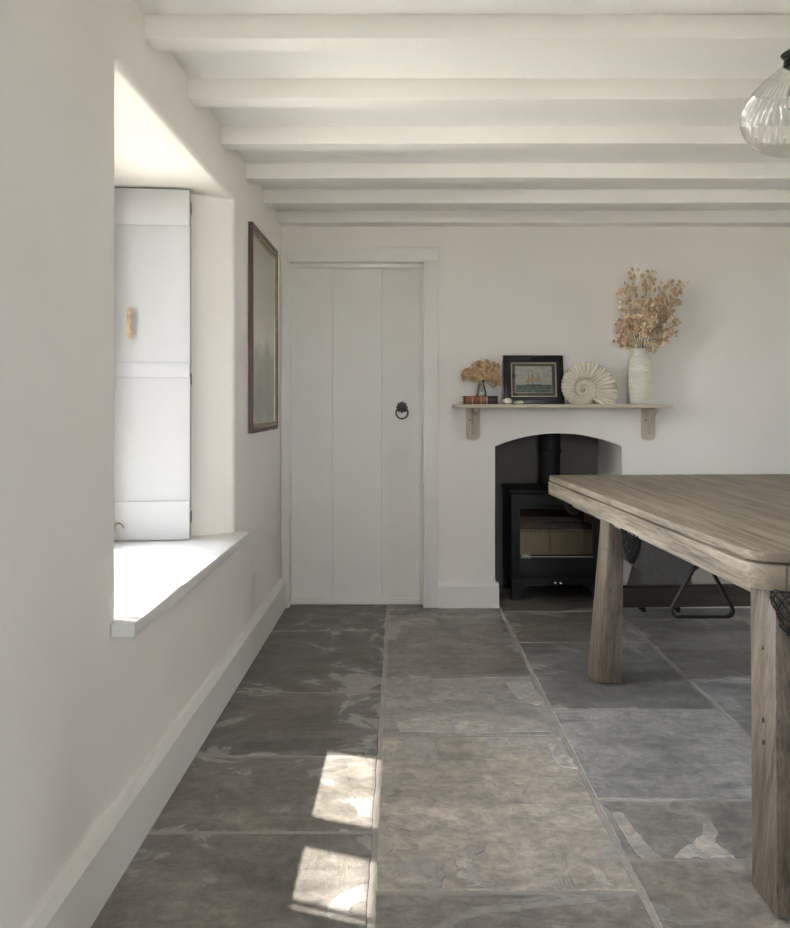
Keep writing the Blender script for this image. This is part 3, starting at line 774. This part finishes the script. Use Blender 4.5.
# ------------------------------------------------------------------ wood stove
sx0, sx1, sy0, sy1 = .652, 1.182, 4.66, 5.02
zt = .645
t = thing('wood_stove', 'black cast iron wood burning stove inside the arched fireplace', 'stove', ((sx0+sx1)/2, 4.86, 0))
wx0, wx1 = (519.5-399)/800*sy0, (593-399)/800*sy0
wz0, wz1 = 1.14-(553-404.5)/800*sy0, 1.14-(508-404.5)/800*sy0
bm = new()
th = .02
box(bm, sx0, sx0+th, sy0, sy1, .12, zt-.02, .004); box(bm, sx1-th, sx1, sy0, sy1, .12, zt-.02, .004); box(bm, sx0+.001, sx1-.001, sy1-.02, sy1, .12, zt-.02)
box(bm, sx0+.001, sx1-.001, sy0+.004, sy1, .12, .14)
body = obj('stove_body', bm, M['black'], t)
bm = new(); box(bm, sx0-.012, sx1+.012, sy0-.02, sy1+.01, zt-.022, zt, .006); obj('top_plate', bm, M['black'], t)
# front: door with glass
bm = new(); df = sy0-.012
frame_pts = [(sx0+.004, sx1-.004, .125, zt-.024)]
box(bm, sx0+.004, wx0, df, sy0+.012, .135, zt-.026, .004); box(bm, wx1, sx1-.004, df, sy0+.012, .135, zt-.026, .004)
box(bm, wx0-.004, wx1+.004, df, sy0+.012, wz1, zt-.026, .004); box(bm, wx0-.004, wx1+.004, df, sy0+.012, .135, wz0-.03, .004)
dr = obj('stove_door', bm, M['black'], t)
bm = new(); frame_ring(bm, wx0-.012, wx1+.012, wz0-.034, wz1+.012, .014, 0, .006, lambda u, x, z: (x, df-u, z), .002); obj('door_bead', bm, M['black'], dr)
bm = new(); box(bm, wx0-.005, wx1+.005, sy0-.002, sy0+.002, wz0-.03, wz1+.005); obj('glass', bm, M['stoveglass'], dr)
bm = new(); box(bm, wx0, wx1, df-.004, df+.006, wz0-.016, wz0-.008, .002); box(bm, wx0, wx1, df-.002, df+.008, wz0-.032, wz0-.022, .002); obj('log_bar', bm, M['black'], dr)
bm = new(); box(bm, wx0+.05, wx1-.002, df-.0055, df-.003, wz0-.0225, wz0-.018); obj('silver_line', bm, M['silver'], dr)
# flag badge: diagonal, upright and level strokes
bm = new(); bx, bz, bw, bh = wx0+.033, wz0-.014, .027, .015; yy = df-.007
def stroke(a, b_, w_):
    a = Vector(a); b_ = Vector(b_); d_ = (b_-a).normalized(); nn = Vector((-d_.y, d_.x))*w_
    prism(bm, [tuple(a+nn), tuple(a-nn), tuple(b_-nn), tuple(b_+nn)], yy, yy+.003, 'Y')
stroke((bx-bw, bz), (bx+bw, bz), .0026); stroke((bx, bz-bh), (bx, bz+bh), .0026)
for sa in (-1, 1):
    for sb in (-1, 1): stroke((bx+sa*bw, bz+sb*bh), (bx+sa*.006, bz+sb*.004), .0018)
obj('flag_badge', bm, M['silver'], dr)
# firebox
iy = sy1-.10
bm = new(); box(bm, wx0-.02, .928, iy, iy+.03, .14, .385); obj('fire_board', bm, M['buff'], t)
bm = new(); box(bm, .931, wx1+.05, iy, iy+.03, .14, .385); obj('fire_board', bm, M['buff'], t)
bm = new(); box(bm, sx0+.021, sx0+.045, sy0+.02, iy, .14, .46); obj('side_board', bm, M['buff'], t)
bm = new(); box(bm, sx1-.045, sx1-.021, sy0+.02, iy, .14, .60); obj('side_board', bm, M['buff'], t)
bm = new(); box(bm, sx0+.03, sx1-.05, sy0+.03, iy+.03, .387, .42, 0, lambda x, y, z: (x, y, z-.0*(y-sy0)+.12*max(0, (sy0+.2-y)))); obj('baffle', bm, M['baffle'], t)
bm = new(); box(bm, sx0+.03, sx1-.05, iy-.002, iy+.02, .42, .62); obj('baffle', bm, M['baffle'], t)
for q in range(13):
    xx = wx0+.035+q*.026+(.03 if q > 5 else 0)
    bm = new(); ellipsoid(bm, (xx, iy-.001, .362), (.006, .003, .004), None, 8, 6); obj('air_hole', bm, M['soot'], t)
# legs and apron
bm = new(); pts = [(sx0+.004, 0), (sx0+.05, 0), (sx0+.058, .045), (sx0+.085, .078), (sx0+.12, .088), (sx1-.12, .088), (sx1-.085, .078), (sx1-.058, .045), (sx1-.05, 0), (sx1-.004, 0), (sx1-.004, .128), (sx0+.004, .128)]
prism(bm, pts, sy0-.008, sy0+.02, 'Y'); obj('front_legs', bm, M['black'], t)
for xa in (sx0+.004, sx1-.05):
    bm = new(); box(bm, xa, xa+.046, sy1-.05, sy1, 0, .125, .003); obj('leg', bm, M['black'], t)
for xx in ((555.5-399)/800*4.64, (560.5-399)/800*4.64):
    bm = new(); lathe(bm, [(.002, 0), (.008, 0), (.008, .006), (.0055, .01), (.0105, .018), (.011, .024), (.006, .029), (.001, .03)], 0, 0, 16)
    for v in bm.verts: v.co = Vector((xx, sy0-.008, .104))+Vector((v.co.x, -v.co.z, v.co.y))
    obj('knob', bm, M['chrome'], t)
fx, fy = .925, 4.90
bm = new(); lathe(bm, [(.075, zt), (.075, zt+.018), (.066, zt+.022), (.061, zt+.03), (.061, .845), (.068, .846), (.068, .862), (.064, .866), (.064, 1.5)], fx, fy, 40); obj('flue_pipe', bm, M['black'], t)

# ------------------------------------------------------------------ pool dining table
T0 = Vector((.739, 3.993)); dv = Vector((.049, -1)).normalized(); ev = Vector((1, .049)).normalized()
TL, TW = 2.107, 1.25
def T(tq, s, z):
    p = T0+dv*s+ev*tq; return (p.x, p.y, z)
t = thing('dining_table', 'weathered oak pool dining table with black corner nets', 'table', (*(T0+dv*TL/2+ev*TW/2), 0))
zt0, zt1 = .7645, .788
def roundpoly(x0, x1, y0, y1, r0, r1):
    # r0 at y0 corners, r1 at y1 corners
    out = []
    for cx, cy, a0, r in ((x1-r1, y1-r1, 0, r1), (x0+r1, y1-r1, PI/2, r1), (x0+r0, y0+r0, PI, r0), (x1-r0, y0+r0, 1.5*PI, r0)):
        for i in range(7):
            a = a0+PI/2*i/6; out.append((cx+r*math.cos(a), cy+r*math.sin(a)))
    return out
SEAM = 1.0
bm = new(); prism(bm, roundpoly(.004, TW-.004, .004, SEAM-.002, .03, .001), zt0, zt1, 'Z', lambda x, y, z: T(x, y, z), .002); obj('tabletop_leaf', bm, M['oakY'], t, ang=30)
bm = new(); prism(bm, roundpoly(.004, TW-.004, SEAM+.002, TL-.004, .001, .07), zt0, zt1, 'Z', lambda x, y, z: T(x, y, z), .002); obj('tabletop_leaf', bm, M['oakY'], t, ang=30)
# rails (cushion frame): two long, two short, rounded corners
ZA0, ZA1 = .698, .7585
def cor(cx, cy, r, a0, n=8): return [(cx+r*math.cos(a0+PI/2*i/n), cy+r*math.sin(a0+PI/2*i/n)) for i in range(n+1)]
RR = .075; IN = .11; e0 = .002
long_l = [(IN, RR)]+[(IN, TL-RR)]+[(RR, TL-.0)]+cor(RR, TL-RR, RR, PI/2)[0:] + cor(RR, .035+0, .035, PI)[:]  # placeholder, replaced below
left = cor(RR, TL-RR, RR, PI/2)+[(p[0]-.0, p[1]) for p in cor(.035, .035, .035, PI)]+[(RR, 0), (RR, IN), (IN, IN+.03), (IN, TL-IN-.03), (RR, TL-IN)]
bm = new(); prism(bm, left, ZA0, ZA1, 'Z', lambda x, y, z: T(x, y, z), .002); obj('long_rail', bm, M['oakY'], t, ang=30)
right = [(TW-p[0], p[1]) for p in left][::-1]
bm = new(); prism(bm, right, ZA0, ZA1, 'Z', lambda x, y, z: T(x, y, z), .002); obj('long_rail', bm, M['oakY'], t, ang=30)
for ya_, yb_ in ((TL-IN, TL), (0, IN)):
    bm = new(); box(bm, RR+.0015, TW-RR-.0015, ya_, yb_, ZA0, ZA1, .002, T); obj('end_rail', bm, M['oakX'], t, ang=30)
bm = new(); box(bm, .09, TW-.09, .09, TL-.09, .70, .7644, 0, T); obj('playing_bed', bm, M['under'], t)
# sub-frame under the rails
bm = new()
for a_, b_ in ((.075, .115), (TW-.115, TW-.075)): box(bm, a_, b_, .20, TL-.11, .655, .699, .002, T)
for a_, b_ in ((.20, .24), (TL-.15, TL-.11)): box(bm, .116, TW-.116, a_, b_, .655, .699, .002, T)
obj('sub_frame', bm, M['oakY'], t, ang=30)
# legs (bottom and top quads, splayed)
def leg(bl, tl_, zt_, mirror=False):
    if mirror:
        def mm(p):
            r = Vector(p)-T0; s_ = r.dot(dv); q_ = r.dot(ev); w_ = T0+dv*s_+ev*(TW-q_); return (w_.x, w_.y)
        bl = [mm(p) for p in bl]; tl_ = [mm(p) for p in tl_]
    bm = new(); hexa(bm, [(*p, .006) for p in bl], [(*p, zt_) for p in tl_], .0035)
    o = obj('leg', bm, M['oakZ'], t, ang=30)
    B = [Vector((*p, .006)) for p in bl]; U = [Vector((*p, zt_)) for p in tl_]
    for fr in (.215, .45, .52):
        a_ = U[0].lerp(B[0], fr); b_ = U[3].lerp(B[3], fr); c = a_.lerp(b_, .5)
        bm = new(); ellipsoid(bm, c, (.004, .0065, .0065)); obj('bolt', bm, M['iron'], o)
    cc = (B[0]+B[1]+B[2]+B[3])/4
    bm = new(); lathe(bm, [(.03, 0), (.03, .007)], cc.x, cc.y, 20); obj('foot_pad', bm, M['plastic'], o)
def up(bl, tl_, za=.655, zb=.6995):
    k_ = (zb-.006)/(za-.006); return [(b_[0]+(c_[0]-b_[0])*k_, b_[1]+(c_[1]-b_[1])*k_) for b_, c_ in zip(bl, tl_)]
near = ([(.834, 1.766), (.935, 1.771), (.931, 1.890), (.831, 1.886)], [(.896, 1.905), (.966, 1.908), (.960, 2.030), (.889, 2.026)])
far = ([(.808, 3.258), (.905, 3.250), (.886, 3.360), (.789, 3.356)], [(.834, 3.180), (.896, 3.183), (.889, 3.292), (.827, 3.290)])
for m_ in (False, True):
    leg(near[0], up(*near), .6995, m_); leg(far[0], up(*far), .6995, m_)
bm = new(); box(bm, .885, 1.82, 3.29, 3.34, .302, .386, .003, lambda x, y, z: (x, y+.049*(x-.885), z)); obj('stretcher', bm, M['oakshaded'], t, ang=30)
# pocket nets
def net(cx, cy, rx, ry, ztop, dep):
    bm = new(); nu, nv = 16, 12; grid = []
    for j in range(nv+1):
        f_ = j/nv; r = max(.16, math.sqrt(max(0, 1-f_**2.0)))
        row = []
        for i in range(nu):
            a = 2*PI*(i+.5*(j % 2))/nu
            row.append(bm.verts.new((cx+rx*r*math.cos(a)+.05*rx*math.sin(i*2.1+j), cy+ry*r*math.sin(a)+.05*ry*math.cos(i*1.7+j), ztop-dep*f_+(.003*math.sin(i*3.3+j) if j else 0))))
        grid.append(row)
    P_ = [[v.co.copy() for v in row] for row in grid]; bm.free(); bm = new()
    for j in range(nv):
        o_ = j % 2
        for i in range(nu):
            for q in (i+o_, i+o_-1): tube(bm, [P_[j][i], P_[j+1][q % nu]], .0019, 4, cap=False)
    for j in (0, nv):
        tube(bm, P_[j], .0024, 5, True)
    obj('pocket_net', bm, M['net'], t, smooth=False)
net(.968, 1.905, .078, .05, .700, .150)
net(.855, 2.94, .036, .05, .700, .140)
net(.855, 3.92, .05, .05, .700, .10)
for q_, s_ in ((TW-.1, TL-.05), (TW-.09, TL/2), (TW-.1, .06)):
    p_ = T0+dv*s_+ev*q_; net(p_.x, p_.y, .05, .05, .700, .13)

# triangle rack hanging under the table
ty_ = 2.55; cx = .966; side = .236; za_ = .4595
R0 = .022; hgt = side*math.sqrt(3)/2
V3 = [Vector((cx-side/2, za_)), Vector((cx+side/2, za_)), Vector((cx, za_+hgt+.012))]
def tri(off, r):
    out = []; cen = (V3[0]+V3[1]+V3[2])/3
    for i in range(3):
        p, a_, b_ = V3[i], V3[i-1], V3[(i+1) % 3]
        d1 = (a_-p).normalized(); d2 = (b_-p).normalized(); bis = (d1+d2).normalized()
        half = math.acos(max(-1, min(1, d1.dot(d2))))/2
        c_ = p+bis*(r+off)/math.sin(half) if True else p
        s1 = Vector((d1.y, -d1.x)); s1 = s1 if s1.dot(bis) < 0 else -s1
        s2 = Vector((d2.y, -d2.x)); s2 = s2 if s2.dot(bis) < 0 else -s2
        a0 = math.atan2(s1.y, s1.x); a1 = math.atan2(s2.y, s2.x)
        while a1-a0 > PI: a1 -= 2*PI
        while a1-a0 < -PI: a1 += 2*PI
        for q in range(9):
            a2 = a0+(a1-a0)*q/8; out.append((c_.x+r*math.cos(a2), c_.y+r*math.sin(a2)))
    return out
bm = new(); O = tri(0, .024); I = tri(.008, .016)
Vs = [[bm.verts.new((x, y, z)) for x, z in lp] for lp, y in ((O, ty_-.009), (O, ty_+.009), (I, ty_+.009), (I, ty_-.009))]
for A, B in zip(Vs, Vs[1:]+Vs[:1]):
    for i in range(len(O)): bm.faces.new((A[i], A[(i+1) % len(O)], B[(i+1) % len(O)], B[i]))
o = obj('ball_rack', bm, M['plastic'], None, ang=40, loc=(cx, ty_, za_)); tag(o, 'black triangular ball rack hanging under the table', 'ball rack')
bm = new(); tube(bm, [(cx-.03, ty_, .699), (cx-.03, ty_, .64), (cx-.024, ty_, .632), (cx+.0, ty_, .630), (cx+.022, ty_, .636)], .004, 8)
hk = obj('rack_hook', bm, M['iron'], t)

# grey chair by the end wall beyond the table
t = thing('tub_chair', 'low dark grey felt chair against the end wall beyond the table', 'chair', (1.40, 4.22, 0))
bm = new()
def quadsec(x0, x1, y0, y1, z): return [bm.verts.new(v) for v in ((x0, y0, z), (x1, y0, z), (x1, y1, z), (x0, y1, z))]
secs = [quadsec(1.262, 1.562, 4.25, 4.47, .10), quadsec(1.301, 1.552, 4.24, 4.475, .243), quadsec(1.19, 1.68, 4.235, 4.475, .325), quadsec(1.12, 1.74, 4.25, 4.475, .43)]
for A, B in zip(secs, secs[1:]):
    for i in range(4): bm.faces.new((A[i], A[(i+1) % 4], B[(i+1) % 4], B[i]))
bm.faces.new(secs[0][::-1]); bm.faces.new(secs[-1])
bmesh.ops.bevel(bm, geom=list(bm.edges), offset=.008, segments=2, affect='EDGES', profile=.5)
obj('seat_shell', bm, M['grey'], t, ang=40)
bm = new(); box(bm, 1.12, 1.74, 4.40, 4.475, .43, .64, .02); obj('backrest', bm, M['grey'], t)
bm = new(); box(bm, 1.15, 1.71, 4.255, 4.40, .43, .48, .018); obj('cushion', bm, M['grey'], t)
for lx in (1.345, 1.535):
    for ly in (4.40, 4.455):
        bm = new(); lathe(bm, [(.011, 0), (.017, .105)], lx, ly, 14); obj('leg', bm, M['soot'], t)

# ------------------------------------------------------------------ pendant lamp
lx, ly = .995, 2.0
Zp = lambda py: 1.14+(404.5-py)/800*ly
t = thing('pendant_lamp', 'ribbed clear glass pendant lamp hanging from the ceiling above the table', 'lamp', (lx, ly, ZC))
prof = [(.036, 152.5), (.052, 151.5), (.080, 147), (.104, 140), (.121, 131), (.130, 121), (.131, 116), (.127, 107), (.115, 97), (.096, 87), (.072, 78), (.050, 71), (.034, 66), (.029, 62)]
pp = []
for (r0, y0), (r1, y1) in zip(prof, prof[1:]):
    for q in range(4): pp.append((r0+(r1-r0)*q/4, Zp(y0+(y1-y0)*q/4)))
pp.append((prof[-1][0], Zp(prof[-1][1])))
zmid = Zp(116)
bm = new(); lathe(bm, pp, lx, ly, 240, mod=lambda r, z, a: r*(1+.016*math.cos(44*(a+.7*(z-zmid)))), cap=False)
o = obj('glass_shade', bm, M['lampglass'], t, ang=180)
bm = new(); lathe(bm, [(.024, Zp(67)), (.031, Zp(65)), (.031, Zp(61)), (.012, Zp(60)), (.012, Zp(59)), (.032, Zp(57)), (.038, Zp(54)), (.026, Zp(50)), (.008, Zp(48)), (.004, Zp(47)), (.004, ZC-.02), (.045, ZC-.018), (.048, ZC)], lx, ly, 32); obj('lamp_cap', bm, M['cap'], t)
bm = new(); lathe(bm, [(.013, Zp(64)), (.014, Zp(78)), (.010, Zp(80))], lx, ly, 20); obj('bulb_socket', bm, M['brass'], t)
bm = new(); lathe(bm, [(.010, Zp(80)), (.016, Zp(86)), (.024, Zp(98)), (.024, Zp(104)), (.016, Zp(111)), (.002, Zp(113))], lx, ly, 24); bb = obj('bulb', bm, M['glass'], t)
bm = new(); tube(bm, [(lx-.014, ly, Zp(92)), (lx-.010, ly-.004, Zp(100)), (lx-.002, ly, Zp(90)), (lx+.008, ly+.003, Zp(100)), (lx+.013, ly, Zp(91))], .0012, 6); obj('filament', bm, M['filament'], bb)

# ------------------------------------------------------------------ light
Wd = bpy.data.worlds.new('daylight'); S.world = Wd; Wd.use_nodes = True
bg = Wd.node_tree.nodes['Background']; bg.inputs[0].default_value = (.86, .92, 1.0, 1); bg.inputs[1].default_value = 3.0
sun = bpy.data.lights.new('sun', 'SUN'); sun.energy = 9; sun.angle = math.radians(.8); sun.color = (1, .95, .86)
so = bpy.data.objects.new('sun', sun); C.objects.link(so)
so.rotation_euler = Vector((1, -.36, -1.545)).to_track_quat('-Z', 'Y').to_euler()
def portal(y0, y1, z0, z1, x, sg):
    l = bpy.data.lights.new('window_portal', 'AREA'); l.shape = 'RECTANGLE'; l.size = y1-y0; l.size_y = z1-z0; l.cycles.is_portal = True
    o = bpy.data.objects.new('window_portal', l); C.objects.link(o); o.location = (x, (y0+y1)/2, (z0+z1)/2)
    o.rotation_euler = Vector((sg, 0, 0)).to_track_quat('-Z', 'Z').to_euler()
portal(1.98, 3.14, .60, 1.99, L(-.56, 2.5, 0)[0], 1); portal(W2[0], W2[1], W2[2], W2[3], XR+.14, -1)

l = bpy.data.lights.new('window_portal', 'AREA'); l.shape = 'RECTANGLE'; l.size = W3[1]-W3[0]; l.size_y = W3[3]-W3[2]; l.cycles.is_portal = True
o = bpy.data.objects.new('window_portal', l); C.objects.link(o); o.location = ((W3[0]+W3[1])/2, YF-.19, (W3[2]+W3[3])/2)
o.rotation_euler = Vector((0, 1, 0)).to_track_quat('-Z', 'Z').to_euler()

cam = bpy.data.cameras.new('camera'); co = bpy.data.objects.new('camera', cam); C.objects.link(co)
co.location = (0, 0, H); co.rotation_euler = (PI/2, 0, 0)
cam.sensor_fit = 'HORIZONTAL'; cam.sensor_width = 36; cam.lens = 36*800/790
cam.shift_x = (395-399)/790; cam.shift_y = -(464-404.5)/790
cam.clip_start = .05
S.camera = co
S.view_settings.view_transform = 'Standard'; S.view_settings.look = 'None'; S.view_settings.exposure = 3.3; S.view_settings.gamma = 1
S.view_settings.use_curve_mapping = False
S.cycles.use_denoising = True; S.cycles.denoising_prefilter = 'ACCURATE'
S.cycles.max_bounces = 14; S.cycles.diffuse_bounces = 8; S.cycles.transparent_max_bounces = 16
S.cycles.caustics_reflective = False; S.cycles.caustics_refractive = False
S.cycles.sample_clamp_indirect = 6
